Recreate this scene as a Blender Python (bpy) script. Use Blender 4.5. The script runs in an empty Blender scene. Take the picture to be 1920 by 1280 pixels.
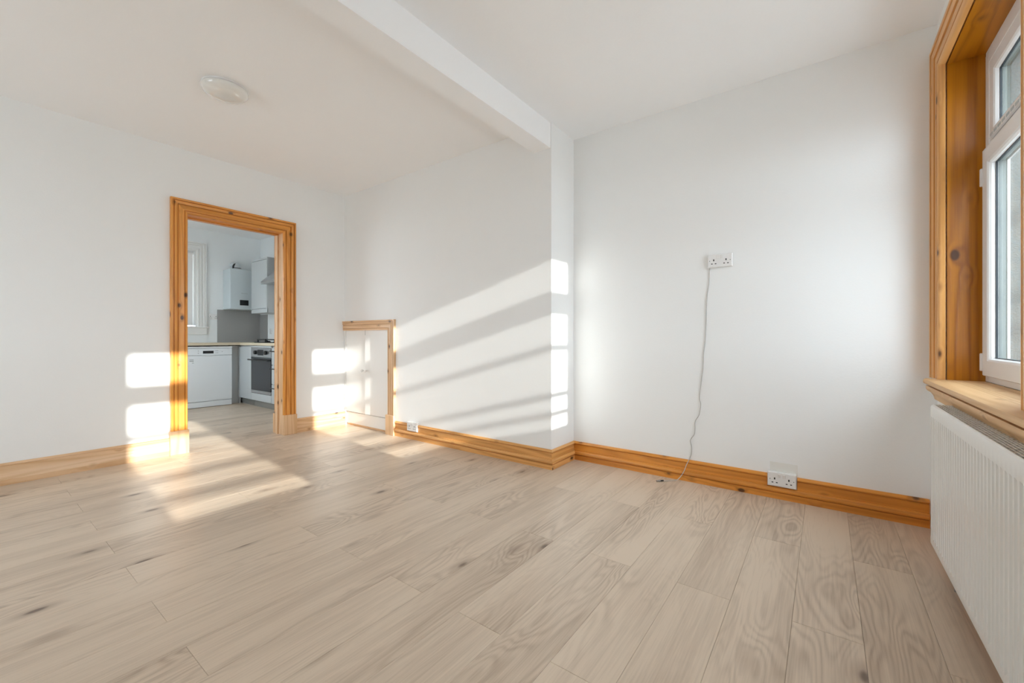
import bpy, bmesh, math, random
from mathutils import Vector, Matrix
random.seed(7)
S = bpy.context.scene
COL = S.collection

# ------------------------------------------------------------------ camera, sky, sun, exposure
cam_d = bpy.data.cameras.new('camera'); cam = bpy.data.objects.new('camera', cam_d); COL.objects.link(cam)
cam.location = (0, 0, 0.97); cam.rotation_euler = (math.pi/2, 0, -0.9297)
cam_d.sensor_width = 36; cam_d.lens = 36*785.55/1920; cam_d.shift_y = -6.57/1920; cam_d.clip_start = 0.02
S.camera = cam

world = bpy.data.worlds.new('sky'); S.world = world; world.use_nodes = True
wn = world.node_tree.nodes; wb = wn['Background']
wb.inputs['Color'].default_value = (0.80, 0.89, 1.0, 1); wb.inputs['Strength'].default_value = 10.5

sun_d = bpy.data.lights.new('sun', 'SUN'); sun = bpy.data.objects.new('sun', sun_d); COL.objects.link(sun)
sun.rotation_euler = Vector((0.078, 1, -0.264)).to_track_quat('-Z', 'Y').to_euler()
sun_d.energy = 11.0; sun_d.angle = math.radians(0.8); sun_d.color = (1.0, 0.975, 0.945)

def portal(name, loc, rot, sx, sz):
    d = bpy.data.lights.new(name, 'AREA'); d.shape = 'RECTANGLE'; d.size = sx; d.size_y = sz
    d.cycles.is_portal = True
    o = bpy.data.objects.new(name, d); o.location = loc; o.rotation_euler = rot; COL.objects.link(o)
portal('sky_portal', (2.35, -0.79, 1.52), (math.pi/2, 0, 0), 0.95, 1.45)
portal('sky_portal', (0.83, -0.79, 1.52), (math.pi/2, 0, 0), 0.95, 1.45)
portal('sky_portal', (1.62, 7.66, 1.70), (-math.pi/2, 0, 0), 1.2, 1.2)
portal('sky_portal', (0.14, 5.85, 1.5), (0, -math.pi/2, 0), 1.25, 1.5)
portal('sky_portal', (-2.06, 3.05, 1.5), (0, -math.pi/2, 0), 1.25, 1.3)

S.view_settings.view_transform = 'Standard'; S.view_settings.look = 'None'
S.view_settings.exposure = 0.0; S.view_settings.gamma = 1.0; S.view_settings.use_curve_mapping = False
S.cycles.max_bounces = 14; S.cycles.diffuse_bounces = 12; S.cycles.transparent_max_bounces = 16

# ------------------------------------------------------------------ main measures (metres)
XA, XB = 2.659, 3.002       # side wall of the far bay, side wall of the near bay
YR, Y1 = 1.6213, 4.345      # return between them, wall with the doorway
YW = -0.46                  # window wall
XL = -1.95                  # wall behind the view
HC = 2.564
YB = 4.51                   # kitchen face of the doorway wall
KX, KY, KH, KL = 3.05, 7.45, 2.585, 0.25

# ------------------------------------------------------------------ materials
def mat(name, col=(0.8, 0.8, 0.8), rough=0.5, metal=0.0, spec=0.5, bump=None, coat=0.0):
    m = bpy.data.materials.new(name); m.use_nodes = True
    nt = m.node_tree; b = nt.nodes['Principled BSDF']
    b.inputs['Base Color'].default_value = (*col, 1); b.inputs['Roughness'].default_value = rough
    b.inputs['Metallic'].default_value = metal; b.inputs['Specular IOR Level'].default_value = spec
    b.inputs['Coat Weight'].default_value = coat
    tc = nt.nodes.new('ShaderNodeTexCoord'); n = nt.nodes.new('ShaderNodeTexNoise')
    sc, st, amt = bump if bump else (60, 0.02, 0.015)
    n.inputs['Scale'].default_value = sc; n.inputs['Detail'].default_value = 3
    nt.links.new(tc.outputs['Object'], n.inputs['Vector'])
    bp = nt.nodes.new('ShaderNodeBump'); bp.inputs['Strength'].default_value = st; bp.inputs['Distance'].default_value = 0.01
    nt.links.new(n.outputs['Fac'], bp.inputs['Height']); nt.links.new(bp.outputs['Normal'], b.inputs['Normal'])
    mx = nt.nodes.new('ShaderNodeMix'); mx.data_type = 'RGBA'
    mx.inputs['A'].default_value = (*[c*(1-amt) for c in col], 1); mx.inputs['B'].default_value = (*[min(1, c*(1+amt)) for c in col], 1)
    n2 = nt.nodes.new('ShaderNodeTexNoise'); n2.inputs['Scale'].default_value = 1.7
    nt.links.new(tc.outputs['Object'], n2.inputs['Vector']); nt.links.new(n2.outputs['Fac'], mx.inputs['Factor'])
    nt.links.new(mx.outputs['Result'], b.inputs['Base Color'])
    return m

class NT:
    """small helper to chain shader nodes"""
    def __init__(s, name):
        s.m = bpy.data.materials.new(name); s.m.use_nodes = True; s.t = s.m.node_tree; s.b = s.t.nodes['Principled BSDF']
    def new(s, t, **kw):
        n = s.t.nodes.new('ShaderNode'+t)
        for k, v in kw.items(): setattr(n, k, v)
        return n
    def put(s, sock, v):
        if hasattr(v, 'is_linked') or isinstance(v, bpy.types.NodeSocket): s.t.links.new(v, sock)
        else: sock.default_value = v
    def math(s, op, a, b=None, clamp=False):
        n = s.new('Math', operation=op, use_clamp=clamp); s.put(n.inputs[0], a)
        if b is not None: s.put(n.inputs[1], b)
        return n.outputs[0]
    def vmath(s, op, a, b):
        n = s.new('VectorMath', operation=op); s.put(n.inputs[0], a); s.put(n.inputs[1], b); return n.outputs[0]
    def noise(s, vec, scale=1, detail=2, rough=0.5, dist=0.0):
        n = s.new('TexNoise'); s.put(n.inputs['Vector'], vec); n.inputs['Scale'].default_value = scale
        n.inputs['Detail'].default_value = detail; n.inputs['Roughness'].default_value = rough; n.inputs['Distortion'].default_value = dist
        return n.outputs['Fac']
    def rng(s, v, a, b, c=0, d=1, smooth=True):
        n = s.new('MapRange', interpolation_type='SMOOTHSTEP' if smooth else 'LINEAR'); s.put(n.inputs['Value'], v)
        for k, x in zip(('From Min', 'From Max', 'To Min', 'To Max'), (a, b, c, d)): n.inputs[k].default_value = x
        return n.outputs[0]
    def mix(s, f, a, b):
        n = s.new('Mix', data_type='RGBA'); s.put(n.inputs['Factor'], f)
        for k, x in (('A', a), ('B', b)):
            if isinstance(x, tuple): n.inputs[k].default_value = (*x, 1)
            else: s.t.links.new(x, n.inputs[k])
        return n.outputs['Result']
    def coords(s):
        tc = s.new('TexCoord'); oi = s.new('ObjectInfo')
        r = s.math('MULTIPLY', oi.outputs['Random'], 57.0)
        cx = s.new('CombineXYZ'); s.put(cx.inputs[0], r); s.put(cx.inputs[1], s.math('MULTIPLY', r, 1.7)); s.put(cx.inputs[2], s.math('MULTIPLY', r, 0.6))
        return s.vmath('ADD', tc.outputs['Object'], cx.outputs[0]), oi.outputs['Random']

def axisv(axis, along, across):
    v = [across]*3; v[axis] = along; return tuple(v)

def pine(name, axis, light=(0.70, 0.36, 0.115), dark=(0.47, 0.185, 0.036), rough=0.30, knots=1.0, kscale=(6.0, 10.5)):
    k = NT(name); c, rnd = k.coords()
    v = k.new('TexVoronoi'); k.put(v.inputs['Vector'], k.vmath('MULTIPLY', c, axisv(axis, *kscale))); v.inputs['Scale'].default_value = 1
    d = v.outputs['Distance']
    pull = k.math('MULTIPLY', k.rng(d, 0.0, 0.32, 1, 0), 0.10)
    n1 = k.math('ADD', k.noise(k.vmath('MULTIPLY', c, axisv(axis, 0.42, 8.0)), 1, 1.2, 0.45, 0.1), pull)
    ring = k.math('ADD', k.math('MULTIPLY', k.math('SINE', k.math('MULTIPLY', n1, 62.0)), 0.5), 0.5)
    ring = k.math('POWER', ring, 1.6)
    fib = k.noise(k.vmath('MULTIPLY', c, axisv(axis, 5.0, 230.0)), 1, 2)
    blot = k.noise(k.vmath('MULTIPLY', c, axisv(axis, 1.0, 6.0)), 1, 2)
    f = k.math('ADD', k.math('MULTIPLY', ring, 0.52), k.math('MULTIPLY', k.math('SUBTRACT', fib, 0.5), 0.6))
    f = k.math('ADD', f, k.math('MULTIPLY', k.math('SUBTRACT', blot, 0.45), 0.9), clamp=True)
    col = k.mix(f, light, dark)
    col = k.mix(k.math('MULTIPLY', k.rng(d, 0.08, 0.28, 1, 0), 0.45*knots), col, (0.26, 0.085, 0.015))
    col = k.mix(k.math('MULTIPLY', k.rng(d, 0.085, 0.15, 1, 0), 0.88*knots), col, (0.055, 0.02, 0.008))
    k.t.links.new(col, k.b.inputs['Base Color'])
    k.b.inputs['Roughness'].default_value = rough
    bp = k.new('Bump'); bp.inputs['Strength'].default_value = 0.08; bp.inputs['Distance'].default_value = 0.004
    k.put(bp.inputs['Height'], f); k.t.links.new(bp.outputs['Normal'], k.b.inputs['Normal'])
    return k.m

def oak(name):
    k = NT(name); c, rnd = k.coords()
    v = k.new('TexVoronoi'); k.put(v.inputs['Vector'], k.vmath('MULTIPLY', c, (1.9, 4.6, 4.6))); v.inputs['Scale'].default_value = 1
    d = v.outputs['Distance']
    pull = k.math('MULTIPLY', k.rng(d, 0.0, 0.42, 1, 0), 0.16)
    n1 = k.math('ADD', k.noise(k.vmath('MULTIPLY', c, (0.95, 5.2, 5.2)), 1, 2.2, 0.5, 0.35), pull)
    ring = k.math('ADD', k.math('MULTIPLY', k.math('SINE', k.math('MULTIPLY', n1, 125.0)), 0.5), 0.5)
    ring = k.math('POWER', ring, 1.5)
    msk = k.rng(k.noise(k.vmath('MULTIPLY', c, (0.8, 3.2, 3.2)), 1, 1), 0.40, 0.66, 0.10, 1.0)
    fib = k.noise(k.vmath('MULTIPLY', c, (5.0, 170.0, 170.0)), 1, 3, 0.6)
    fib2 = k.noise(k.vmath('MULTIPLY', c, (1.4, 34.0, 34.0)), 1, 3, 0.6)
    blot = k.noise(k.vmath('MULTIPLY', c, (0.9, 5.0, 5.0)), 1, 2)
    f = k.math('MULTIPLY', k.math('MULTIPLY', ring, msk), 0.36)
    f = k.math('ADD', f, k.math('MULTIPLY', k.math('SUBTRACT', fib, 0.5), 0.75))
    f = k.math('ADD', f, k.math('MULTIPLY', k.math('SUBTRACT', fib2, 0.5), 0.7))
    f = k.math('ADD', f, k.math('MULTIPLY', k.math('SUBTRACT', blot, 0.40), 0.95))
    f = k.math('ADD', f, k.math('MULTIPLY', k.math('SUBTRACT', rnd, 0.5), 0.14), clamp=True)
    col = k.mix(f, (0.630, 0.508, 0.390), (0.320, 0.232, 0.165))
    col = k.mix(k.math('MULTIPLY', k.rng(d, 0.03, 0.20, 1, 0), 0.5), col, (0.20, 0.125, 0.08))
    col = k.mix(k.math('MULTIPLY', k.rng(d, 0.03, 0.075, 1, 0), 0.75), col, (0.085, 0.05, 0.033))
    k.t.links.new(col, k.b.inputs['Base Color'])
    k.put(k.b.inputs['Roughness'], k.rng(f, 0, 1, 0.36, 0.46, False))
    k.b.inputs['Specular IOR Level'].default_value = 0.42
    bp = k.new('Bump'); bp.inputs['Strength'].default_value = 0.10; bp.inputs['Distance'].default_value = 0.003
    k.put(bp.inputs['Height'], fib2); k.t.links.new(bp.outputs['Normal'], k.b.inputs['Normal'])
    return k.m

def glass(name, tint=(0.955, 0.975, 0.965)):
    m = bpy.data.materials.new(name); m.use_nodes = True; nt = m.node_tree; nt.nodes.clear()
    o = nt.nodes.new('ShaderNodeOutputMaterial'); mx = nt.nodes.new('ShaderNodeMixShader')
    fr = nt.nodes.new('ShaderNodeFresnel'); ge = nt.nodes.new('ShaderNodeNewGeometry'); mr = nt.nodes.new('ShaderNodeMapRange')
    mr.inputs['To Min'].default_value = 1.45; mr.inputs['To Max'].default_value = 1/1.45     # same reflectance on both faces of the thin sheet
    nt.links.new(ge.outputs['Backfacing'], mr.inputs['Value']); nt.links.new(mr.outputs[0], fr.inputs['IOR'])
    tr = nt.nodes.new('ShaderNodeBsdfTransparent'); tr.inputs['Color'].default_value = (*tint, 1)
    gl = nt.nodes.new('ShaderNodeBsdfGlossy'); gl.inputs['Roughness'].default_value = 0.01
    nt.links.new(fr.outputs[0], mx.inputs[0]); nt.links.new(tr.outputs[0], mx.inputs[1]); nt.links.new(gl.outputs[0], mx.inputs[2])
    nt.links.new(mx.outputs[0], o.inputs[0]); return m

# pine of different age and varnish: old amber skirting, dark stained window boards, door casing, newer pale boards
AMBER = ((0.74, 0.300, 0.048), (0.46, 0.145, 0.015)); STAIN = ((0.49, 0.180, 0.006), (0.245, 0.070, 0.003))
HONEY = ((0.78, 0.405, 0.135), (0.52, 0.225, 0.052))
CASING = ((0.76, 0.325, 0.062), (0.50, 0.180, 0.022)); NEWP = ((0.75, 0.500, 0.295), (0.56, 0.310, 0.135))
M = dict(
    wall=mat('wall_paint', (0.875, 0.88, 0.875), 0.85, spec=0.25, bump=(95, 0.05, 0.012)),
    ceil=mat('ceiling_paint', (0.925, 0.928, 0.935), 0.9, spec=0.2, bump=(70, 0.04, 0.012)),
    patch=mat('old_wall_paint', (0.80, 0.79, 0.75), 0.9, spec=0.2),
    kwall=mat('kitchen_wall_paint', (0.84, 0.86, 0.865), 0.85, spec=0.25),
    gloss=mat('white_gloss_paint', (0.83, 0.82, 0.80), 0.32, bump=(25, 0.03, 0.01)),
    pvc=mat('white_pvc', (0.80, 0.80, 0.80), 0.28),
    plastic=mat('white_switch_plastic', (0.82, 0.81, 0.80), 0.25),
    enamel=mat('white_radiator_enamel', (0.78, 0.775, 0.75), 0.3),
    applw=mat('white_appliance', (0.84, 0.88, 0.91), 0.28),
    boil=mat('boiler_white', (0.60, 0.67, 0.70), 0.3),
    cab=mat('pale_grey_cabinet_gloss', (0.54, 0.57, 0.58), 0.14),
    cabside=mat('grey_cabinet_carcass', (0.50, 0.52, 0.53), 0.4),
    steel=mat('brushed_steel', (0.55, 0.56, 0.58), 0.28, metal=1.0, bump=(200, 0.03, 0.03)),
    plinth=mat('kitchen_plinth_grey', (0.36, 0.37, 0.36), 0.22, metal=0.6),
    black=mat('black_plastic', (0.012, 0.013, 0.015), 0.35),
    ovengl=mat('oven_glass', (0.012, 0.014, 0.02), 0.06),
    hole=mat('socket_hole_dark', (0.03, 0.03, 0.03), 0.8),
    gasket=mat('dark_gasket', (0.02, 0.028, 0.035), 0.5),
    spacer=mat('glazing_spacer', (0.10, 0.13, 0.12), 0.4),
    splash=mat('grey_splashback', (0.33, 0.325, 0.32), 0.2),
    worktop=mat('cream_worktop', (0.66, 0.57, 0.42), 0.35, bump=(80, 0.03, 0.05)),
    cable=mat('white_cable', (0.50, 0.49, 0.47), 0.4),
    metalplug=mat('grey_plug_metal', (0.30, 0.29, 0.28), 0.35, metal=0.8),
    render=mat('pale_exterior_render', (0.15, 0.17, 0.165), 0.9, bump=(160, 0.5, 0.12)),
    ground=mat('exterior_ground', (0.48, 0.48, 0.47), 0.95, bump=(3, 0.2, 0.2)),
    rail=mat('painted_rail_steel', (0.10, 0.11, 0.12), 0.5),
    opal=mat('opal_glass_shade', (0.80, 0.79, 0.76), 0.06, coat=0.8),
    sticker=mat('grey_label_print', (0.42, 0.45, 0.46), 0.6),
    flue=mat('flue_grey', (0.55, 0.58, 0.6), 0.35),
    subfloor=mat('dark_underlay', (0.10, 0.08, 0.06), 0.9),
    glass=glass('window_glass'),
    px=pine('pine_along_x', 0, *CASING), pz=pine('pine_along_z', 2, *CASING),
    ax=pine('amber_pine_along_x', 0, *AMBER), ay=pine('amber_pine_along_y', 1, *AMBER), az=pine('amber_pine_along_z', 2, *AMBER),
    hx=pine('honey_pine_along_x', 0, *HONEY), hy=pine('honey_pine_along_y', 1, *HONEY), hz=pine('honey_pine_along_z', 2, *HONEY),
    sx=pine('stained_pine_along_x', 0, *STAIN, kscale=(4.2, 6.8)), sz=pine('stained_pine_along_z', 2, *STAIN, kscale=(4.2, 6.8)),
    lx=pine('new_pine_along_x', 0, *NEWP), ly=pine('new_pine_along_y', 1, *NEWP), lz=pine('new_pine_along_z', 2, *NEWP),
    sill=pine('bare_pine_board', 0, light=(0.72, 0.47, 0.24), dark=(0.54, 0.30, 0.12), rough=0.5, knots=0.25),
    oak=oak('oak_laminate'),
)

# ------------------------------------------------------------------ mesh helpers
class MB:
    def __init__(s): s.v = []; s.f = []
    def add(s, vs, fs):
        n = len(s.v); s.v += [tuple(v) for v in vs]; s.f += [tuple(i+n for i in f) for f in fs]; return s
    def box(s, x0, x1, y0, y1, z0, z1):
        x0, x1 = sorted((x0, x1)); y0, y1 = sorted((y0, y1)); z0, z1 = sorted((z0, z1))
        return s.add([(x0,y0,z0),(x1,y0,z0),(x1,y1,z0),(x0,y1,z0),(x0,y0,z1),(x1,y0,z1),(x1,y1,z1),(x0,y1,z1)],
                     [(3,2,1,0),(4,5,6,7),(0,1,5,4),(1,2,6,5),(2,3,7,6),(3,0,4,7)])
    def loft(s, rings, cap=True, closed=True):
        n = len(rings[0]); base = []
        vs = [p for r in rings for p in r]; fs = []
        for a in range(len(rings)-1):
            for i in range(n if closed else n-1):
                j = (i+1) % n
                fs.append((a*n+i, a*n+j, (a+1)*n+j, (a+1)*n+i))
        if cap: fs.append(tuple(range(n))[::-1]); fs.append(tuple((len(rings)-1)*n+i for i in range(n)))
        return s.add(vs, fs)
    def tube(s, pts, r, n=8):
        pts = [Vector(p) for p in pts]; rings = []; up = None
        for i, p in enumerate(pts):
            t = (pts[min(i+1, len(pts)-1)]-pts[max(i-1, 0)]).normalized()
            if up is None: up = t.orthogonal().normalized()
            up = (up - t*up.dot(t)).normalized(); w = t.cross(up)
            rings.append([p+r*(math.cos(2*math.pi*k/n)*up+math.sin(2*math.pi*k/n)*w) for k in range(n)])
        return s.loft(rings)
    def cyl(s, a, b, r, n=20): return s.tube([a, b], r, n)
    def lathe(s, c, prof, n=40):
        return s.loft([[(c[0]+r*math.cos(2*math.pi*k/n), c[1]+r*math.sin(2*math.pi*k/n), c[2]+z) for k in range(n)] for r, z in prof])
    def xform(s, mtx): s.v = [tuple(mtx @ Vector(v)) for v in s.v]; return s
    def build(s, name, m, parent=None, bevel=0.0, seg=2, smooth=False, origin=None):
        bm = bmesh.new(); vs = [bm.verts.new(v) for v in s.v]
        for f in s.f:
            try: bm.faces.new([vs[i] for i in f])
            except ValueError: pass
        bmesh.ops.recalc_face_normals(bm, faces=bm.faces)
        if bevel:
            ed = [e for e in bm.edges if len(e.link_faces) == 2 and e.calc_face_angle(0) > 0.5]
            bmesh.ops.bevel(bm, geom=ed, offset=bevel, segments=seg, profile=0.5, affect='EDGES', clamp_overlap=True)
        # put the object's origin at the base centre of its geometry
        lo = [min(v.co[i] for v in bm.verts) for i in range(3)]; hi = [max(v.co[i] for v in bm.verts) for i in range(3)]
        org = Vector(((lo[0]+hi[0])/2, (lo[1]+hi[1])/2, lo[2])) if origin is None else Vector(origin)
        for v in bm.verts: v.co -= org
        me = bpy.data.meshes.new(name); bm.to_mesh(me); bm.free()
        me.materials.append(m)
        if smooth:
            for p_ in me.polygons: p_.use_smooth = True
            if hasattr(me, 'set_sharp_from_angle'): me.set_sharp_from_angle(angle=math.radians(38))
        o = bpy.data.objects.new(name, me); COL.objects.link(o)
        o['w'] = list(org)
        if parent is not None:
            o.parent = parent; o.location = org - Vector(parent['w'])
        else: o.location = org
        return o

def B(*a): return MB().box(*a)
def tag(o, label=None, cat=None, group=None, kind=None):
    if label: o['label'] = label
    if cat: o['category'] = cat
    if group: o['group'] = group
    if kind: o['kind'] = kind
    return o
def thing(name, loc, label, cat, group=None):
    o = bpy.data.objects.new(name, None); o.empty_display_size = 0.1; o.location = loc; o['w'] = list(loc); COL.objects.link(o)
    return tag(o, label, cat, group)
def setting(name, loc, label=None):
    o = bpy.data.objects.new(name, None); o.empty_display_size = 0.1; o.location = loc; o['w'] = list(loc); COL.objects.link(o)
    return tag(o, label, kind='structure')

# ------------------------------------------------------------------ the shell
st = lambda o, lab=None: tag(o, lab, kind='structure')
DX0, DX1, DZ = 1.181, 2.009, 2.040          # structural doorway
b = B(XL-.12, DX0, Y1, YB, 0, 2.75).box(DX1, KX+.12, Y1, YB, 0, 2.75).box(DX0, DX1, Y1, YB, DZ, 2.75)
st(b.build('wall_back', M['wall']), 'white painted wall with the doorway to the kitchen')
wr = st(B(XB, XB+.15, YW-.34, YR, 0, HC+.02).build('wall_right', M['wall']), 'plain white side wall with two sockets and a trailing cable')
tag(B(XB-.0008, XB+.004, .128, .268, .150, .216).build('paint_patch', M['patch'], wr), 'faint greyish rectangle of old paint above the low socket')
CY0, CZ = 3.545, 1.062                       # cupboard opening in the far bay's wall
st(B(XA, XB+.15, CY0, Y1, CZ, HC+.02).build('wall_alcove', M['wall']), 'white wall above the low cupboard')
st(B(XB-.02, XB+.15, CY0, Y1, 0, CZ).build('wall_alcove', M['wall']))
st(B(XA, XB+.15, YR, CY0, 0, HC+.02).build('wall_alcove', M['wall']), 'white wall standing forward of the socket wall, streaked with sunlight')
b = B(XL-.12, XL, YW-.34, 2.4, 0, HC+.02).box(XL-.12, XL, 3.7, Y1, 0, HC+.02).box(XL-.12, XL, 2.4, 3.7, 0, .85).box(XL-.12, XL, 2.4, 3.7, 2.15, HC+.02)
st(b.build('wall_left', M['wall']), 'plain white wall facing the socket wall')

W1 = (1.80, 2.845); W2 = (0.33, 1.30)        # the two window openings, jamb face to jamb face
WZ0, WZ1 = 0.745, 2.277
b = MB()
yo = -0.654
xs = [XL-.12, W2[0]-.02, W2[1]+.02, W1[0]-.02, W1[1]+.02, XB]
b.box(xs[0], xs[1], yo, YW, 0, HC+.02).box(xs[2], xs[3], yo, YW, 0, HC+.02).box(xs[4], xs[5], yo, YW, 0, HC+.02)
for w in (W1, W2): b.box(w[0]-.02, w[1]+.02, yo, YW, 0, WZ0).box(w[0]-.02, w[1]+.02, yo, YW, WZ1+.02, HC+.02)
wf = st(b.build('wall_front', M['wall']), 'white window wall above and below the pine window surrounds')
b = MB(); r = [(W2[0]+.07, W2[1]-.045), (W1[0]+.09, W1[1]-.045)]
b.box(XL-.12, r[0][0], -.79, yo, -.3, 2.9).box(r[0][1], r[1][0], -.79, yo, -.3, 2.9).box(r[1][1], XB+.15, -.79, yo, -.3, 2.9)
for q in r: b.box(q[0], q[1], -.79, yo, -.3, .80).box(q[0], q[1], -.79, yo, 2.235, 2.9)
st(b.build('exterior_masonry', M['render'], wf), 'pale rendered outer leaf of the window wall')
st(B(XL-.12, KX+.3, YW-.34, Y1, HC, HC+.12).build('ceiling', M['ceil']), 'plain white ceiling of the living room')
st(B(XL-.0, XA+.001, YR+.008, 1.7763, 2.378, HC).build('ceiling_beam', M['ceil']), 'white boxed beam crossing the ceiling at the wall corner')
# kitchen shell
KW = (1.05, 2.185, 1.140, 2.275)
b = B(KL-.12, KW[0], KY, KY+.22, 0, 2.7).box(KW[1], KX+.12, KY, KY+.22, 0, 2.7).box(KW[0], KW[1], KY, KY+.22, 0, KW[2]).box(KW[0], KW[1], KY, KY+.22, KW[3], 2.7)
st(b.build('wall_kitchen_back', M['kwall']), 'pale kitchen wall behind the dishwasher and boiler')
st(B(KX, KX+.12, YB, KY, 0, 2.7).build('wall_kitchen_right', M['kwall']), 'pale kitchen side wall behind the oven')
b = B(KL-.12, KL, YB, 5.1, 0, 2.7).box(KL-.12, KL, 6.6, KY, 0, 2.7).box(KL-.12, KL, 5.1, 6.6, 0, .9).box(KL-.12, KL, 5.1, 6.6, 2.12, 2.7)
st(b.build('wall_kitchen_left', M['kwall']), 'pale kitchen wall opposite the oven')
st(B(KL-.12, KX+.12, YB, KY+.22, KH, KH+.12).build('ceiling_kitchen', M['ceil']), 'white kitchen ceiling')
st(B(-60, 60, -60, 60, -.6, -.45).build('ground', M['ground']), 'open ground outside the house')

# ------------------------------------------------------------------ floor of planks
fl = st(B(XL, XB, YW, KY, -.06, -.012).box(XB-.01, KX, YB, KY, -.06, -.012).build('floor', M['subfloor']), 'pale oak laminate floor laid in long planks')
PW, PL = 0.19, 1.283
cache = {}
def plank_mesh(l, w):
    key = (round(l, 3), round(w, 3))
    if key not in cache:
        g = 0.0003; e = 0.0010; h = 0.012; x, y = l/2-g, w/2-g
        rings = [[(-x,-y,0),(x,-y,0),(x,y,0),(-x,y,0)], [(-x,-y,h-e*.8),(x,-y,h-e*.8),(x,y,h-e*.8),(-x,y,h-e*.8)],
                 [(-x+e,-y+e,h),(x-e,-y+e,h),(x-e,y-e,h),(-x+e,y-e,h)]]
        m_ = MB().loft(rings); me = bpy.data.meshes.new('plank'); me.from_pydata(m_.v, [], m_.f); me.materials.append(M['oak']); me.update()
        cache[key] = me
    return cache[key]
def lay(x0, x1, y0, y1):
    i = math.floor((y0-.09)/PW)
    while .09+i*PW < y1-1e-4:
        ya, yb = max(y0, .09+i*PW), min(y1, .09+(i+1)*PW)
        j0 = .443 if i % 2 else 1.076
        k = math.floor((x0-j0)/PL)
        while j0+k*PL < x1-1e-4:
            xa, xb = max(x0, j0+k*PL), min(x1, j0+(k+1)*PL)
            if xb-xa > .004 and yb-ya > .004:
                o = bpy.data.objects.new('plank', plank_mesh(xb-xa, yb-ya)); COL.objects.link(o); o.parent = fl
                o.location = Vector(((xa+xb)/2, (ya+yb)/2, -.012)) - Vector(fl['w'])
            k += 1
        i += 1
rows = .09+PW*8                              # a plank edge near the return
lay(XL, XB, YW, YR); lay(XL, XA, YR, Y1); lay(XA, XB-.02, CY0, Y1)
lay(DX0, DX1, Y1, YB); lay(KL, KX, YB, KY)

# ------------------------------------------------------------------ skirting boards
SK = [(0,0),(.021,0),(.021,.037),(.012,.0375),(.012,.0425),(.024,.0435),(.0280,.050),(.0275,.057),(.0225,.066),(.0190,.069),(.0190,.0735),(.0105,.0745),
      (.0105,.119),(.0065,.1195),(.0065,.1235),(.0165,.1245),(.0185,.130),(.0150,.138),(.008,.144),(0,.144)]
SKN = [(0,0),(.021,0),(.021,.034),(.018,.036),(.018,.039),(.0165,.041),(.0165,.122),(.0135,.124),(.0135,.128),(.0165,.130),(.0150,.138),(.009,.144),(0,.144)]
SKLOW = [p for p in SK if p[1] <= .0700]+[(0,.0705)]
def skirt(name, ax, a, b, wall, sgn, m, cuts=(), mitre=(0, 0), label=None, full=SK):
    """ax: direction the board runs along (0 x, 1 y); wall: coordinate of the wall face; sgn: side the board stands on"""
    g = MB(); pts = [a]+[c for ct in cuts for c in ct]+[b]
    for n in range(len(pts)-1):
        prof = SKLOW if n % 2 else full
        rings = []
        for e, u in ((0, pts[n]), (1, pts[n+1])):
            ring = []
            for (o_, z) in prof:
                uu = u
                if n == 0 and e == 0: uu += mitre[0]*o_
                if n == len(pts)-2 and e == 1: uu += mitre[1]*o_
                q = wall+sgn*o_
                ring.append((uu, q, z) if ax == 0 else (q, uu, z))
            rings.append(ring)
        g.loft(rings)
    return st(g.build(name, m, smooth=True), label)
skirt('baseboard_right', 1, YW+.03, YR, XB, -1, M['ay'], cuts=((.130, .282),), mitre=(0, -1), label='pine skirting board below the socket wall')
skirt('baseboard_return', 0, XA, XB, YR, -1, M['hx'], mitre=(-1, -1), label='short pine skirting board on the wall return')
skirt('baseboard_alcove', 1, YR, 3.425, XA, -1, M['hy'], cuts=((3.085, 3.235),), mitre=(-1, 0), label='pine skirting board running from the corner to the cupboard')
skirt('baseboard_back', 0, XL, 1.083, Y1, -1, M['lx'], label='pine skirting board left of the doorway', full=SKN)
skirt('baseboard_back', 0, 2.116, XA, Y1, -1, M['lx'], full=SKN, label='short pine skirting board between doorway and cupboard')
skirt('baseboard_front', 0, XL, XB-.024, YW, 1, M['ax'], label='pine skirting board under the radiator')
skirt('baseboard_left', 1, YW, Y1, XL, 1, M['ly'], full=SKN)

# ------------------------------------------------------------------ moulded architraves
ARC = [(0,0),(0,.014),(.004,.020),(.012,.024),(.020,.0245),(.0230,.015),(.0265,.015),(.0285,.0245),(.048,.0255),(.066,.0240),(.0735,.0215),(.0745,.015),(.0785,.015),(.0800,.027),
       (.098,.0315),(.104,.0315),(.1055,.022),(.1095,.022),(.1115,.034),(.120,.036),(.128,.035),(.130,.031),(.130,0)]
def arch_piece(name, m, parent, plane, u0, u1, z0, z1, which, width=.130, hs=1.0, label=None):
    """one mitred length of architrave around the opening u0..u1, z0..z1; plane(u, h, z) -> world point"""
    k = width/.130; ring = {'left': [], 'right': [], 'head': []}
    A = []; Bq = []
    for (w, h) in ARC:
        w *= k; h *= hs
        if which == 'left':  A.append(plane(u0-w, h, z0)); Bq.append(plane(u0-w, h, z1+w))
        if which == 'right': A.append(plane(u1+w, h, z0)); Bq.append(plane(u1+w, h, z1+w))
        if which == 'head':  A.append(plane(u0-w, h, z1+w)); Bq.append(plane(u1+w, h, z1+w))
    o = MB().loft([A, Bq]).build(name, m, parent, smooth=True)
    return o

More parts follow.
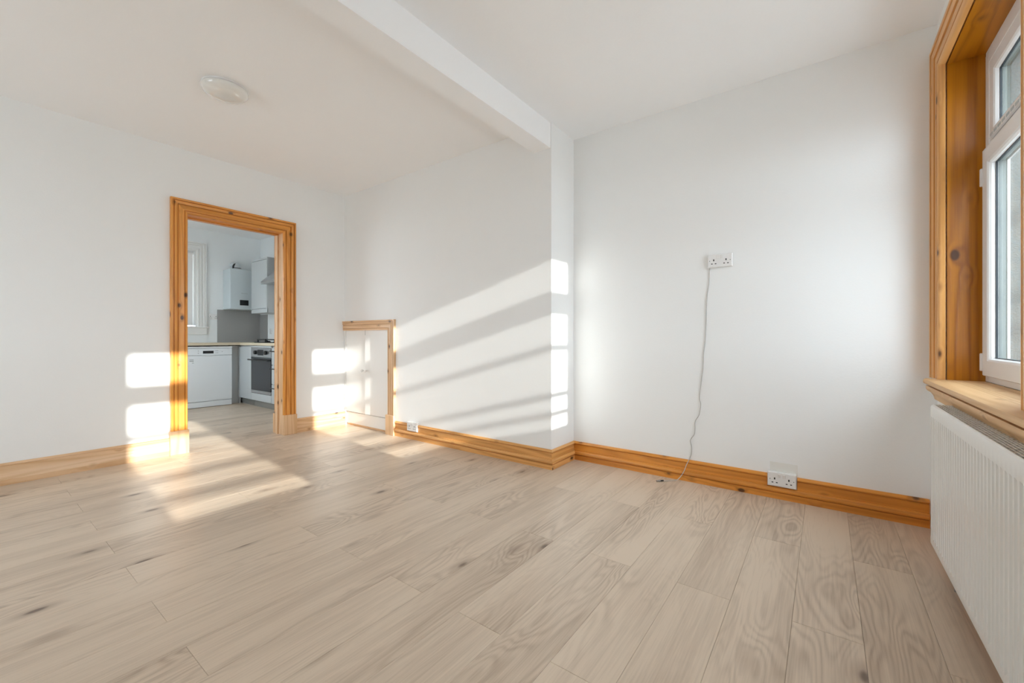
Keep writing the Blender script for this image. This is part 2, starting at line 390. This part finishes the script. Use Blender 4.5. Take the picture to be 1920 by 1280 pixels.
# doorway: lining, stop, architraves, plinth blocks on both faces
d1 = setting('door_1', (1.595, Y1, 0), 'open doorway to the kitchen in a moulded knotty pine surround')
JX0, JX1, JZ = 1.201, 1.989, 2.020
B(DX0, JX0, Y1-.001, YB+.001, 0, JZ).build('jamb', M['pz'], d1)
B(JX1, DX1, Y1-.001, YB+.001, 0, JZ).build('jamb', M['lz'], d1)
B(DX0, DX1, Y1-.001, YB+.001, JZ, DZ).build('head_lining', M['px'], d1)
B(JX0, JX0+.012, 4.437, 4.487, 0, JZ-.012).build('door_stop', M['pz'], d1)
B(JX1-.012, JX1, 4.437, 4.487, 0, JZ-.012).build('door_stop', M['lz'], d1)
B(JX0, JX1, 4.437, 4.487, JZ-.012, JZ).build('door_stop', M['px'], d1)
for pl in (lambda u, h, z: (u, Y1-h, z), lambda u, h, z: (u, YB+h, z)):
    for wh, mm in (('left', 'pz'), ('right', 'pz'), ('head', 'px')):
        arch_piece('architrave', M[mm], d1, pl, JX0+.002, JX1-.002, .198 if wh != 'head' else 0, JZ, wh, width=.118)
for ya, yb in ((Y1-.041, Y1), (YB, YB+.041)):
    B(1.078, JX0+.006, ya, yb, 0, .198).build('plinth_block', M['lz'], d1, bevel=.003)
    B(JX1-.006, 2.112, ya, yb, 0, .198).build('plinth_block', M['lz'], d1, bevel=.003)

# ------------------------------------------------------------------ windows of the front wall
def slab(mb, x0, x1, z0, z1, w, ya, yb):        # a rectangular ring of members
    mb.box(x0, x0+w, ya, yb, z0, z1).box(x1-w, x1, ya, yb, z0, z1).box(x0+w, x1-w, ya, yb, z0, z0+w).box(x0+w, x1-w, ya, yb, z1-w, z1); return mb
def chamfer_frame(x0, x1, z0, z1, w, yf, yb_, ch=.012):
    """frame ring with a chamfer towards the glass, front face at yf (room side)"""
    g = MB()
    loop = lambda d, y: [(x0+d, y, z0+d), (x1-d, y, z0+d), (x1-d, y, z1-d), (x0+d, y, z1-d)]
    rings = [loop(0, yb_), loop(0, yf-.003), loop(.003, yf), loop(w-ch, yf), loop(w-ch*.4, yf-ch*.35), loop(w, yf-ch), loop(w, yb_)]
    return g.loft(rings+[rings[0]], cap=False)
ZT = 1.815                                       # transom centre
def pvc_window(root, x0, x1):
    f = MB(); slab(f, x0, x1, .770, 2.262, .052, -.652, -.592)
    f.box(x0+.052, x1-.052, -.652, -.592, ZT-.028, ZT+.028)
    fr = f.build('frame', M['pvc'], root, bevel=.004)
    # fixed fanlight: bead ring, pane, spacer
    fx0, fx1, fz0, fz1 = x0+.050, x1-.050, ZT+.026, 2.212
    bd = chamfer_frame(fx0, fx1, fz0, fz1, .066, -.594, -.622).build('fanlight_bead', M['pvc'], root)
    g = MB(); slab(g, fx0+.0655, fx1-.0655, fz0+.0655, fz1-.0655, .004, -.617, -.6105); g.build('gasket', M['gasket'], bd)
    g = MB(); slab(g, fx0+.058, fx1-.058, fz0+.058, fz1-.058, .010, -.643, -.619); g.build('spacer', M['spacer'], bd)
    B(fx0+.058, fx1-.058, -.6185, -.6145, fz0+.058, fz1-.058).build('pane', M['glass'], root)
    # opening sash below, standing proud
    sx0, sx1, sz0, sz1 = x0+.040, x1-.040, .800, ZT+.004
    sh = chamfer_frame(sx0, sx1, sz0, sz1, .080, -.574, -.640).build('sash', M['pvc'], root)
    g = MB(); slab(g, sx0+.0795, sx1-.0795, sz0+.0795, sz1-.0795, .004, -.604, -.5975); g.build('gasket', M['gasket'], sh)
    g = MB(); slab(g, sx0+.072, sx1-.072, sz0+.072, sz1-.072, .010, -.631, -.607); g.build('spacer', M['spacer'], sh)
    B(sx0+.072, sx1-.072, -.6065, -.6025, sz0+.072, sz1-.072).build('pane', M['glass'], root)
    # trickle vent strip along the transom
    v = B(x0+.10, x1-.10, -.592, -.580, ZT+.030, ZT+.050).build('trickle_vent', M['pvc'], root, bevel=.002)
    g = MB(); n = 16; L = (x1-x0-.24)/n
    for i in range(n): g.box(x0+.12+i*L+.006, x0+.12+(i+1)*L-.006, -.5805, -.5792, ZT+.034, ZT+.046)
    tag(g.build('vent_slots', M['sticker'], v), kind='stuff')
    for z in (.86, 1.70):
        B(sx1-.002, sx1+.016, -.592, -.568, z-.04, z+.04).build('hinge', M['pvc'], root, bevel=.003)
    hd = B((x0+.062), (x0+.082), -.574, -.560, 1.22, 1.30).build('handle_plate', M['pvc'], root, bevel=.003)
    B((x0+.064), (x0+.080), -.560, -.535, 1.14, 1.28).build('handle_lever', M['pvc'], hd, bevel=.005)
def window(name, w, label):
    x0, x1 = w; r_ = setting(name, ((x0+x1)/2, YW, WZ0), label)
    pvc_window(r_, x0, x1)
    B(x1+.002, x1+.02, -.654, -.469, .770, WZ1).build('jamb_board', M['sz'], r_)
    B(x0-.02, x0-.002, -.654, -.469, .770, WZ1).build('jamb_board', M['sz'], r_)
    B(x0-.02, x1+.02, -.654, -.469, WZ1, WZ1+.02).build('head_board', M['sx'], r_)
    B(x0, x1, -.654, -.594, 2.262, WZ1).build('head_packer', M['pvc'], r_)
    pl = lambda u, h, z: (u, YW-.004+h, z)
    for wh, mm in (('left', 'hz'), ('right', 'hz'), ('head', 'hx')):
        arch_piece('architrave', M[mm], r_, pl, x0-.003, x1+.003, .770, WZ1+.003, wh, width=.130, hs=1.08)
    return r_
window('window_1', W1, 'white framed window in a deep knotty pine surround above the radiator')
window('window_2', W2, 'second white framed window in a pine surround further along the wall')
tr = setting('trim_1', (1.5, -.43, .69), 'pine window sill board with moulded apron over the radiator')
MB().loft([[(u, y, z) for (y, z) in ((-.592,.742),(-.405,.742),(-.396,.746),(-.393,.755),(-.396,.766),(-.404,.770),(-.592,.770))] for u in (.10, 2.905)]).build('sill_board', M['sill'], tr, smooth=True)
MB().loft([[(u-s_*(z-.60)*.0, y, z) for (y, z) in ((-.462,.7415),(-.425,.7415),(-.425,.7375),(-.400,.7375),(-.399,.724),(-.404,.714),(-.417,.704),(-.426,.690),(-.430,.672),(-.462,.672))] for u, s_ in ((.14, 1), (2.875, -1))]).build('apron', M['sill'], tr, smooth=True)

w4 = setting('added_fill_window', (XL, 3.05, .85), 'unseen white framed window added to fill the far bay with daylight')  # out of view, added to even out the daylight in the room
g = MB().box(XL-.09, XL-.03, 2.4, 2.455, .85, 2.15).box(XL-.09, XL-.03, 3.645, 3.7, .85, 2.15).box(XL-.09, XL-.03, 2.455, 3.645, .85, .905).box(XL-.09, XL-.03, 2.455, 3.645, 2.095, 2.15).box(XL-.09, XL-.03, 3.02, 3.08, .905, 2.095)
g.build('frame', M['pvc'], w4, bevel=.004)
for a_, b_ in ((2.455, 3.02), (3.08, 3.645)): B(XL-.064, XL-.060, a_, b_, .905, 2.095).build('pane', M['glass'], w4)
B(XL-.03, XL+.10, 2.36, 3.74, .825, .85).build('sill_board', M['sill'], w4, bevel=.004)

# ------------------------------------------------------------------ radiator
RX0, RX1, RZ0, RZ1, RY0, RY1 = 0.90, 2.50, .088, .688, -.434, -.362
rd = thing('radiator', (1.70, -.40, RZ0), 'white ribbed panel radiator with slotted top grille under the window', 'radiator')
ring_rows = []
prof = []                                     # corrugated front: (x, y)
x = RX0+.012; pitch = (RX1-RX0-.024)/47
for i in range(47):
    xx = x+i*pitch
    prof += [(xx, 0), (xx+pitch*.34, 0), (xx+pitch*.46, -.010), (xx+pitch*.86, -.010)]
prof.append((x+47*pitch, 0))
zs = [(RZ0+.0, -.010, 0), (RZ0+.006, -.002, 0), (RZ0+.012, 0, 0), (RZ0+.038, 0, 0), (RZ0+.056, 0, 1), (RZ1-.068, 0, 1), (RZ1-.050, 0, 0), (RZ1-.012, 0, 0), (RZ1-.004, -.003, 0), (RZ1, -.010, 0)]
rows_ = [[(px_, RY1+dy+py_*on, z) for (px_, py_) in [(RX0, -.006), (RX0+.004, 0)]+prof+[(RX1-.004, 0), (RX1, -.006)]] for (z, dy, on) in zs]
MB().loft(rows_, cap=False, closed=False).build('front_panel', M['enamel'], rd, smooth=True)
B(RX0, RX1, RY0, RY0+.014, RZ0, RZ1-.006).build('rear_panel', M['enamel'], rd, bevel=.004)
for a_ in (RX0, RX1-.0015): B(a_, a_+.0015, RY0+.010, RY1-.008, RZ0+.03, RZ1-.001).build('side_panel', M['enamel'], rd)
g = MB(); d_ = RY1-.010-(RY0+.006); nr = 6
for i in range(nr+1):
    y_ = RY0+.006+d_*i/nr; g.box(RX0, RX1, y_-.0014, y_+.0014, RZ1-.0018, RZ1)
for i in range(nr):
    y_ = RY0+.006+d_*i/nr; k_ = 0
    while True:
        xx = RX0+.006+k_*.034+(.017 if i % 2 else 0)
        if xx > RX1-.004: break
        g.box(xx-.0034, xx+.0034, y_, y_+d_/nr, RZ1-.0018, RZ1-.0004); k_ += 1
g.box(RX1-.02, RX1, RY0, RY1-.010, RZ1-.005, RZ1+.0004)
g.build('top_grille', M['enamel'], rd)
g = MB(); k_ = 0
while RX0+.05+k_*.05 < RX1-.03:
    xx = RX0+.05+k_*.05; g.box(xx, xx+.035, RY0+.016, RY0+.017, RZ0+.04, RZ1-.10).box(xx, xx+.001, RY0+.016, RY1-.010, RZ0+.04, RZ1-.10); k_ += 1
tag(g.build('convector_fins', M['spacer'], rd), kind='stuff')  # dark colour stands in for the shade inside the radiator, below the slots
for xx in (2.30, 1.10):
    g = MB().cyl((xx, -.405, 0.0), (xx, -.405, RZ0+.02), .0075, 14).cyl((xx, -.405, .030), (xx, -.405, .075), .014, 16)
    g.build('valve_pipe', M['metalplug'], rd, smooth=True)

# ------------------------------------------------------------------ sockets
def socket(name, u, z, frame, label, cat='socket', w=.146, h=.086, tilt=0.0, group=None, gangs=2):
    """frame(a, o, z): a metres along the wall from the plate's centre (rightwards), o out of the wall"""
    base = frame(0, 0, z)
    t = thing(name, base, label, cat, group)
    def P(mb):                                # local (a, o, z) -> world, with a small yaw tilt
        out = MB(); out.f = mb.f
        out.v = [frame(a, o+(a*-tilt)+(abs(tilt)*w/2), z+zz) for (a, o, zz) in mb.v]; return out
    loop = lambda d, o: [(-w/2+d, o, -h/2+d), (w/2-d, o, -h/2+d), (w/2-d, o, h/2-d), (-w/2+d, o, h/2-d)]
    P(MB().loft([loop(0, 0), loop(0, .006), loop(.004, .0095), loop(.006, .010)])).build('plate', M['plastic'], t)
    for s_ in ([-1, 1] if gangs == 2 else [0]):
        cx_ = s_*.036
        e = P(MB().box(cx_-.0035, cx_+.0035, .0100, .0108, -.002, .010).box(cx_-.0155, cx_-.0065, .0100, .0108, -.022, -.0165).box(cx_+.0065, cx_+.0155, .0100, .0108, -.022, -.0165))
        tag(e.build('pin_holes', M['hole'], t), 'dark pin holes')
        rx = cx_-s_*.024 if s_ else .02
        P(MB().loft([[(rx-.007, .010, .012), (rx+.007, .010, .012), (rx+.007, .010, .032), (rx-.007, .010, .032)],
                     [(rx-.006, .0115, .013), (rx+.006, .0115, .013), (rx+.006, .0145, .031), (rx-.006, .0145, .031)]])).build('rocker_switch', M['plastic'], t)
        sx_ = s_*.060 if s_ else .0
        P(MB().box(sx_-.002, sx_+.002, .0100, .0108, -.002, .002)).build('screw_head', M['hole'], t)
    return t
# on the side wall (x = XB, rightwards = -y)
def on_wall_x(X, Yc, base=0): return lambda a, o, z: (X-base-o, Yc-a, z)
s1 = socket('double_socket', 0, 1.473, on_wall_x(XB, .545, .004), 'white double socket high on the plain wall with a cable hanging below', tilt=.05, group='double sockets')
B(XB-.0045, XB-.0002, .480, .610, 1.436, 1.510).build('back_box', M['patch'], s1)
s2 = socket('double_socket', 0, .119, on_wall_x(XB, .206, .018), 'white double socket low on the wall cut into the skirting board', group='double sockets')
B(XB-.018, XB-.0009, .135, .277, .077, .161).build('back_box', M['plastic'], s2)
s3 = socket('double_socket', 0, .122, on_wall_x(XA, 3.160, .016), 'white double socket cut into the skirting beside the cupboard', group='double sockets')
B(XA-.016, XA-.0002, 3.090, 3.230, .080, .164).build('back_box', M['plastic'], s3)

# ------------------------------------------------------------------ cable hanging down the wall
def spline(pts, n=10):
    P_ = [Vector(p) for p in pts]; P_ = [P_[0]]+P_+[P_[-1]]; out = []
    for i in range(1, len(P_)-2):
        for k in range(n):
            t = k/n; a_, b_, c_, e_ = P_[i-1:i+3]
            out.append(.5*((2*b_)+(c_-a_)*t+(2*a_-5*b_+4*c_-e_)*t*t+(3*b_-a_-3*c_+e_)*t**3))
    out.append(P_[-2]); return out
X_ = XB-.0040
cp = [(XB-.004, .607, 1.437), (X_, .610, 1.40), (X_, .612, 1.33), (X_, .624, 1.25), (X_, .629, 1.16), (X_, .631, 1.05), (X_, .636, .947), (X_, .646, .86), (X_, .649, .769), (X_, .660, .68), (X_, .672, .572), (X_, .664, .53),
      (X_, .669, .483), (X_, .676, .45), (X_, .699, .408), (X_, .700, .36), (X_, .705, .32), (X_, .729, .278), (X_, .722, .235), (X_, .723, .189), (X_-.006, .735, .150), (XB-.026, .748, .115), (XB-.032, .765, .065), (XB-.040, .785, .028), (2.945, .806, .006), (2.92, .835, .0042), (2.895, .862, .0042), (2.882, .876, .0046)]
cb = thing('cable', (2.9, .85, 0), 'thin white cable trailing down the plain wall to the floor', 'cable')
MB().tube(spline(cp, 6), .0024, 8).build('lead', M['cable'], cb, smooth=True)
dv = Vector((-.68, .73, 0)).normalized(); p0 = Vector((2.884, .874, .006))
MB().cyl(p0, p0+dv*.022, .0050, 12).build('plug_sleeve', M['hole'], cb, smooth=True)
MB().cyl(p0+dv*.022, p0+dv*.034, .0058, 12).cyl(p0+dv*.034, p0+dv*.050, .0048, 12).build('plug', M['metalplug'], cb, smooth=True)

# ------------------------------------------------------------------ ceiling light
cl = thing('ceiling_light', (1.045, 3.06, HC-.07), 'round white glass dome light on the ceiling beyond the beam', 'lamp')
MB().lathe((1.045, 3.06, HC), [(.124, 0), (.124, -.008), (.118, -.013), (.02, -.014)]).build('base_ring', M['plastic'], cl, smooth=True)
pr = [(.128*math.cos(a_)**.8, -.018-.050*math.sin(a_)) for a_ in [math.pi/2*i/12 for i in range(13)]]
pr[-1] = (.002, -.068)
MB().lathe((1.045, 3.06, HC), pr).build('glass_shade', M['opal'], cl, smooth=True)

# ------------------------------------------------------------------ low cupboard in the far bay
cu = thing('cupboard', (XA, 3.94, 0), 'low white built-in cupboard in the corner framed in pine', 'cupboard')
YE = Y1-.026
B(XA+.004, XA+.024, 3.957, YE-.002, .152, 1.052).build('door', M['gloss'], cu, bevel=.002)
dr = B(XA+.004, XA+.024, CY0+.012, 3.951, .152, 1.052).build('door', M['gloss'], cu, bevel=.002)
MB().loft([[(XA+.004, 3.874, z), (XA+.0035, 3.874, z), (XA-.0025, 3.946, z), (XA-.001, 3.951, z), (XA+.004, 3.951, z)] for z in (.152, 1.0)]).build('cover_strip', M['gloss'], dr)
for yy in (3.985, 3.915):
    x0_ = XA+.004 if yy > 3.95 else XA-.004
    MB().cyl((x0_, yy, .618), (x0_-.014, yy, .618), .006, 14).build('knob_neck', M['pvc'], cu, smooth=True)
    g = MB().loft([[(x0_-.012-dx_, yy+r2*math.cos(q*math.pi/8), .618+r2*math.sin(q*math.pi/8)) for q in range(16)] for dx_, r2 in ((0, .008), (.004, .0135), (.010, .0150), (.015, .012), (.0175, .005))])
    g.build('knob', M['plastic'], cu, smooth=True)
for zz in (.32, .86):
    g = B(XA-.004, XA+.004, YE-.016, YE+.014, zz-.040, zz+.040).cyl((XA-.004, YE, zz-.040), (XA-.004, YE, zz+.040), .005, 10)
    g.build('hinge', M['plastic'], cu)
B(XA+.000, XA+.03, YE+.0, Y1, 0, CZ).build('side_post', M['gloss'], cu)
B(XA+.012, XA+.030, CY0+.012, YE-.002, .022, .146).build('kick_board', M['gloss'], cu, bevel=.002)
B(XA+.020, XA+.030, CY0+.012, YE-.002, .0005, .021).build('floor_batten', M['ly'], cu)
plc = lambda u, h, z: (XA-h, u, z)
AY = 3.548
g = MB()
ringA = [(XA-h*.8, AY-w*.9, .198) for (w, h) in ARC]; ringB = [(XA-h*.8, AY-w*.9, 1.052+w*.80) for (w, h) in ARC]
MB().loft([ringA, ringB]).build('stile_architrave', M['lz'], cu, smooth=True)
ringA = [(XA-h*.8, AY-w*.9, 1.052+w*.80) for (w, h) in ARC]; ringB = [(XA-h*.8, Y1-.0005, 1.052+w*.80) for (w, h) in ARC]
MB().loft([ringA, ringB]).build('head_architrave', M['ly'], cu, smooth=True)
B(XA-.036, XA, 3.426, AY+.006, 0, .198).build('plinth_block', M['lz'], cu, bevel=.003)
B(XA, XA+.03, CY0, CY0+.010, 0, CZ).build('jamb', M['lz'], cu)
B(XA, XA+.03, CY0+.010, YE, 1.054, CZ).build('head_lining', M['ly'], cu)

# ------------------------------------------------------------------ kitchen
# window with white painted surround
w3 = setting('window_3', (1.62, KY, 1.14), 'white painted kitchen window above the dishwasher')
f = MB(); slab(f, KW[0]+.02, KW[1]-.02, KW[2]+.02, KW[3]-.02, .055, KY+.13, KY+.19); f.build('frame', M['pvc'], w3, bevel=.004)
B(KW[0]+.07, KW[1]-.07, KY+.158, KY+.162, KW[2]+.07, KW[3]-.07).build('pane', M['glass'], w3)
for a_, b_ in ((KW[0], KW[0]+.02), (KW[1]-.02, KW[1])): B(a_, b_, KY, KY+.20, KW[2], KW[3]).build('jamb_board', M['gloss'], w3)
B(KW[0]+.02, KW[1]-.02, KY, KY+.20, KW[3]-.02, KW[3]).build('head_board', M['gloss'], w3)
B(KW[0]+.024, KW[1]-.024, KY+.100, KY+.103, KW[2]+.02, KW[3]-.035).build('added_blind', M['gloss'], w3)  # opaque stand-in, added to keep the pane from showing blown-out sky
MB().cyl((KW[0]+.022, KY+.104, KW[3]-.045), (KW[1]-.022, KY+.104, KW[3]-.045), .016, 16).build('added_blind_tube', M['pvc'], w3, smooth=True)
plk = lambda u, h, z: (u, KY-h, z)
for wh in ('left', 'right', 'head'): arch_piece('architrave', M['gloss'], w3, plk, KW[0]+.004, KW[1]-.004, KW[2], KW[3]-.004, wh, width=.112, hs=1.0)
B(KW[0]-.13, KW[1]+.140, KY-.050, KY+.13, KW[2]-.022, KW[2]).build('sill_board', M['gloss'], w3, bevel=.005)
B(KW[0]-.11, KW[1]+.118, KY-.022, KY, KW[2]-.118, KW[2]-.022).build('apron', M['gloss'], w3, bevel=.004)

w5 = setting('added_kitchen_window', (KL, 5.85, .9), 'unseen white framed window added opposite the oven to brighten the kitchen')  # extra opening behind the doorway wall, added as daylight for the kitchen fronts
g = MB().box(KL-.09, KL-.03, 5.1, 5.155, .9, 2.12).box(KL-.09, KL-.03, 6.545, 6.6, .9, 2.12).box(KL-.09, KL-.03, 5.155, 6.545, .9, .955).box(KL-.09, KL-.03, 5.155, 6.545, 2.065, 2.12)
g.build('frame', M['pvc'], w5, bevel=.004)
B(KL-.064, KL-.060, 5.155, 6.545, .955, 2.065).build('pane', M['glass'], w5)
CX = 2.57                                      # front of the oven run
DY = 6.93                                      # front of the dishwasher
wt = MB().box(1.84, KX-.001, DY-.035, KY-.001, .866, .902).box(CX-.025, KX-.001, 5.30, DY-.035, .866, .902)
tag(wt.build('worktop', M['worktop'], bevel=.003), 'cream laminate worktop turning the kitchen corner', 'worktop')
B_ = B(1.84, 1.862, DY+.01, KY-.002, 0, .8655); tag(B_.build('end_panel', M['cab']), 'pale panel carrying the worktop beside the dishwasher', 'panel')

dw = thing('dishwasher', (2.165, DY, 0), 'white freestanding dishwasher with black display under the worktop', 'dishwasher')
dx0, dx1 = 1.866, 2.457
B(dx0, dx1, DY+.03, KY-.01, .02, .845).build('casing', M['applw'], dw, bevel=.003)
B(dx0, dx1, DY-.004, KY-.02, .826, .851).build('top_board', M['applw'], dw, bevel=.003)
B(dx0+.002, dx1-.002, DY, DY+.03, .088, .724).build('door', M['applw'], dw, bevel=.003)
ct = B(dx0+.002, dx1-.002, DY-.003, DY+.03, .730, .822).build('control_panel', M['applw'], dw, bevel=.003)
B(2.098, 2.225, DY-.0042, DY-.002, .752, .790).build('display', M['black'], ct)
g = MB()
for xx, zz in ((2.045, .79), (2.045, .76), (2.255, .79), (2.275, .79), (2.255, .76), (2.275, .76), (2.33, .775)): g.box(xx-.006, xx+.006, DY-.0045, DY-.002, zz-.004, zz+.004)
tag(g.build('buttons', M['sticker'], ct), kind='stuff')
MB().loft([[(2.16+.075*c_*k_, DY-.0005-e_, .729-.013*s_*k_) for c_, s_ in [(math.cos(math.pi*i/12), math.sin(math.pi*i/12)) for i in range(13)]] for k_, e_ in ((1, 0), (1, .006), (.85, .008))]).build('handle_lip', M['applw'], dw)
B(dx0+.002, dx1-.002, DY+.006, DY+.03, .006, .080).build('kick_panel', M['applw'], dw, bevel=.002)
g = B(1.945, 1.992, DY-.0012, DY, .668, .676).box(1.945, 1.992, DY-.0012, DY, .645, .660).box(1.972, 1.995, DY-.0012, DY, .622, .630)
g.build('energy_label', M['sticker'], dw)

# cabinets of the oven run
def handle(par, yc, z, ln, x=CX):
    g = MB().box(x-.030, x-.020, yc-ln/2, yc+ln/2, z-.007, z+.007).box(x-.022, x, yc-ln/2+.01, yc-ln/2+.02, z-.005, z+.005).box(x-.022, x, yc+ln/2-.02, yc+ln/2-.01, z-.005, z+.005)
    return g.build('handle', M['black'], par, bevel=.002)
c1 = thing('corner_cabinet', (2.8, 6.8, 0), 'glossy pale corner base cabinet between dishwasher and oven', 'cabinet')
B(CX+.02, KX-.003, 6.578, KY-.01, .10, .864).build('carcass', M['cabside'], c1)
B(CX, CX+.018, 6.5735, 6.985, .092, .838).build('door', M['cab'], c1, bevel=.002)
B(2.462, CX+.02, 7.035, 7.050, .0, .855).build('filler_panel', M['cab'], c1)
B(CX+.002, CX+.02, 6.992, 7.034, .0, .855).build('corner_post', M['cabside'], c1)
B(CX+.045, CX+.06, 6.580, 7.034, .0, .100).build('plinth', M['plinth'], c1)
ov = thing('oven', (2.8, 6.26, 0), 'built-in steel electric oven with dark glass door', 'oven')
oy0, oy1 = 5.944, 6.566
B(CX+.022, KX-.003, oy0+.01, oy1-.01, .10, .862).build('casing', M['cabside'], ov)
B(CX, CX+.022, oy0, oy1, .092, .192).build('lower_panel', M['cab'], ov, bevel=.002)
B(CX, CX+.022, oy0, oy1, .836, .862).build('top_rail', M['cab'], ov, bevel=.002)
cp_ = B(CX-.004, CX+.022, oy0+.004, oy1-.004, .704, .832).build('control_panel', M['steel'], ov, bevel=.002)
B(CX-.006, CX-.004, 6.175, 6.345, .728, .808).build('display', M['black'], cp_)
for yy in (6.41, 6.085):
    MB().cyl((CX-.004, yy, .768), (CX-.026, yy, .768), .027, 20).build('knob', M['black'], cp_, smooth=True)
od = B(CX-.004, CX+.022, oy0+.004, oy1-.004, .240, .698).build('door', M['ovengl'], ov, bevel=.002)
B(CX-.005, CX+.022, oy0+.004, oy1-.004, .198, .238).build('door_trim', M['steel'], ov, bevel=.002)
g = MB().tube([(CX-.042, oy0-.005, .664), (CX-.042, oy1+.005, .664)], .010, 12).box(CX-.04, CX-.004, oy0+.03, oy0+.05, .657, .671).box(CX-.04, CX-.004, oy1-.05, oy1-.03, .657, .671)
g.build('handle', M['black'], od)
B(CX+.045, CX+.06, oy0, oy1+.006, .0, .100).build('plinth', M['plinth'], ov)
du = thing('drawer_unit', (2.8, 5.62, 0), 'pale base unit with black handles right of the oven', 'cabinet')
B(CX+.02, KX-.003, 5.305, 5.938, .10, .864).build('carcass', M['cabside'], du)
for z0_, z1_ in ((.092, .345), (.351, .604), (.610, .838)):
    q = B(CX, CX+.018, 5.308, 5.936, z0_, z1_).build('drawer', M['cab'], du, bevel=.002); handle(q, 5.83, (z1_-.045), .20)
B(CX+.045, CX+.06, 5.305, 5.943, .0, .100).build('plinth', M['plinth'], du)

hb = thing('gas_hob', (2.80, 6.26, .902), 'black gas hob with iron pan supports on the worktop', 'hob')
B(2.60, 3.02, 5.97, 6.55, .9022, .912).build('hob_plate', M['black'], hb, bevel=.003)
for yy in (6.40, 6.12):
    g = MB()
    for xx in (2.64, 2.81, 2.98): g.box(xx-.006, xx+.006, yy-.125, yy+.125, .938, .952)
    for y2 in (yy-.12, yy, yy+.12): g.box(2.63, 2.99, y2-.006, y2+.006, .940, .954)
    for xx in (2.64, 2.98):
        for y2 in (yy-.12, yy+.12): g.box(xx-.008, xx+.008, y2-.008, y2+.008, .912, .940)
    g.build('pan_support', M['black'], hb)
    for xx in (2.72, 2.90): MB().lathe((xx, yy, .912), [(.040, 0), (.040, .008), (.030, .010), (.030, .018), (.004, .019)], 20).build('burner', M['black'], hb, smooth=True)

sp = MB().box(2.440, KX-.007, KY-.008, KY-.0005, .9025, 1.404).box(KX-.008, KX-.0005, 7.175, KY-.008, .9025, 1.348)
tag(sp.build('splashback', M['splash']), 'plain grey splashback panel behind the corner worktop', 'splashback')
socket('kitchen_socket', 0, 1.293, lambda a, o, z: (2.385+a, KY-o, z), 'white socket on kitchen wall between window and grey splashback', w=.102, group='kitchen sockets')
socket('kitchen_socket', 0, 1.076, lambda a, o, z: (KX-o, 7.055-a, z), 'small socket right of the grey splashback above the hob', w=.088, gangs=1, group='kitchen sockets')

bo = thing('boiler', (2.715, 7.31, 1.407), 'white wall-hung boiler with black flue elbow and display', 'boiler')
B(2.515, 2.915, 7.165, KY-.002, 1.407, 2.022).build('casing', M['boil'], bo, bevel=.008, seg=3)
B(2.645, 2.765, 7.1635, 7.166, 1.470, 1.552).build('display', M['black'], bo)
g = MB(); xx = 2.668
for wd in (.010, .006, .007, .006, .008, .006, .006, .007): g.box(xx, xx+wd, 7.1640, 7.166, 1.650, 1.650+(.012 if wd > .0095 else .0085)); xx += wd+.0035
tag(g.build('nameplate', M['sticker'], bo), 'small dark line of lettering')
MB().cyl((2.66, 7.31, 2.022), (2.66, 7.31, 2.045), .062, 24).build('flue_collar', M['flue'], bo, smooth=True)
el = [(2.66, 7.31, 2.045)]+[(2.66-.0, 7.31+.075*(1-math.cos(t_)), 2.045+.065*math.sin(t_)+.0) for t_ in [math.pi/2*i/8 for i in range(1, 9)]]+[(2.66, KY-.002, 2.11)]
MB().tube(el, .050, 20).build('flue_elbow', M['flue'], bo, smooth=True)
MB().lathe((0, 0, 0), [(.054, -.008), (.054, .008)], 24).xform(Matrix.Translation((2.66, 7.31, 2.047))).build('flue_seal', M['black'], bo)
MB().tube([(2.66-.058, 7.30, 2.03), (2.66-.056, 7.30, 2.075), (2.66-.040, 7.305, 2.105), (2.66-.01, 7.31, 2.115), (2.66+.02, 7.32, 2.116)], .013, 12).build('flue_strap', M['black'], bo, smooth=True)

wc = thing('wall_cabinet', (2.9, 6.755, 1.343), 'pale grey wall cabinet with flat door beside the boiler', 'cabinet')
B(2.768, KX-.002, 6.492, 7.020, 1.343, 2.150).build('carcass', M['cabside'], wc)
B(2.748, 2.766, 6.512, 7.010, 1.408, 2.118).build('door', M['cab'], wc, bevel=.002)
B(2.752, 2.768, 6.492, 7.020, 1.343, 1.398).build('light_pelmet', M['cab'], wc, bevel=.002)
for a_, b_ in ((6.492, 6.508), (7.012, 7.020)): B(2.750, 2.768, a_, b_, 1.343, 2.150).build('edge_strip', M['cab'], wc)
B(2.750, 2.768, 6.508, 7.012, 2.126, 2.150).build('edge_strip', M['cab'], wc)
ho = thing('extractor_hood', (2.86, 6.2, 1.75), 'pale steel chimney extractor hood above the hob', 'hood')
hx, hy0, hy1 = 2.640, 5.965, 6.445
B(hx, KX-.002, hy0, hy1, 1.738, 1.768).build('hood_rim', M['steel'], ho, bevel=.002)
MB().loft([[(hx, hy0, 1.768), (KX-.002, hy0, 1.768), (KX-.002, hy1, 1.768), (hx, hy1, 1.768)], [(2.84, 6.09, 1.985), (KX-.002, 6.09, 1.985), (KX-.002, 6.32, 1.985), (2.84, 6.32, 1.985)]]).build('canopy', M['steel'], ho)
B(2.845, KX-.002, 6.095, 6.315, 1.985, KH-.002).build('flue_cover', M['steel'], ho, bevel=.002)

# ------------------------------------------------------------------ guard rails outside the windows
gr = thing('guard_rail', (1.6, -1.25, -.45), 'dark metal guard rail of horizontal bars outside the windows', 'railing')
for zc, hh in ((1.655, .030), (1.300, .026), (1.160, .025), (1.005, .014)):
    B(-.4, 3.6, -1.262, -1.238, zc-hh, zc+hh).build('rail_bar', M['rail'], gr, bevel=.004)
for xx in (-.4, 3.6): B(xx-.02, xx+.02, -1.27, -1.23, -.45, 1.70).build('post', M['rail'], gr, bevel=.004)

for o in bpy.data.objects:
    if 'w' in o: del o['w']
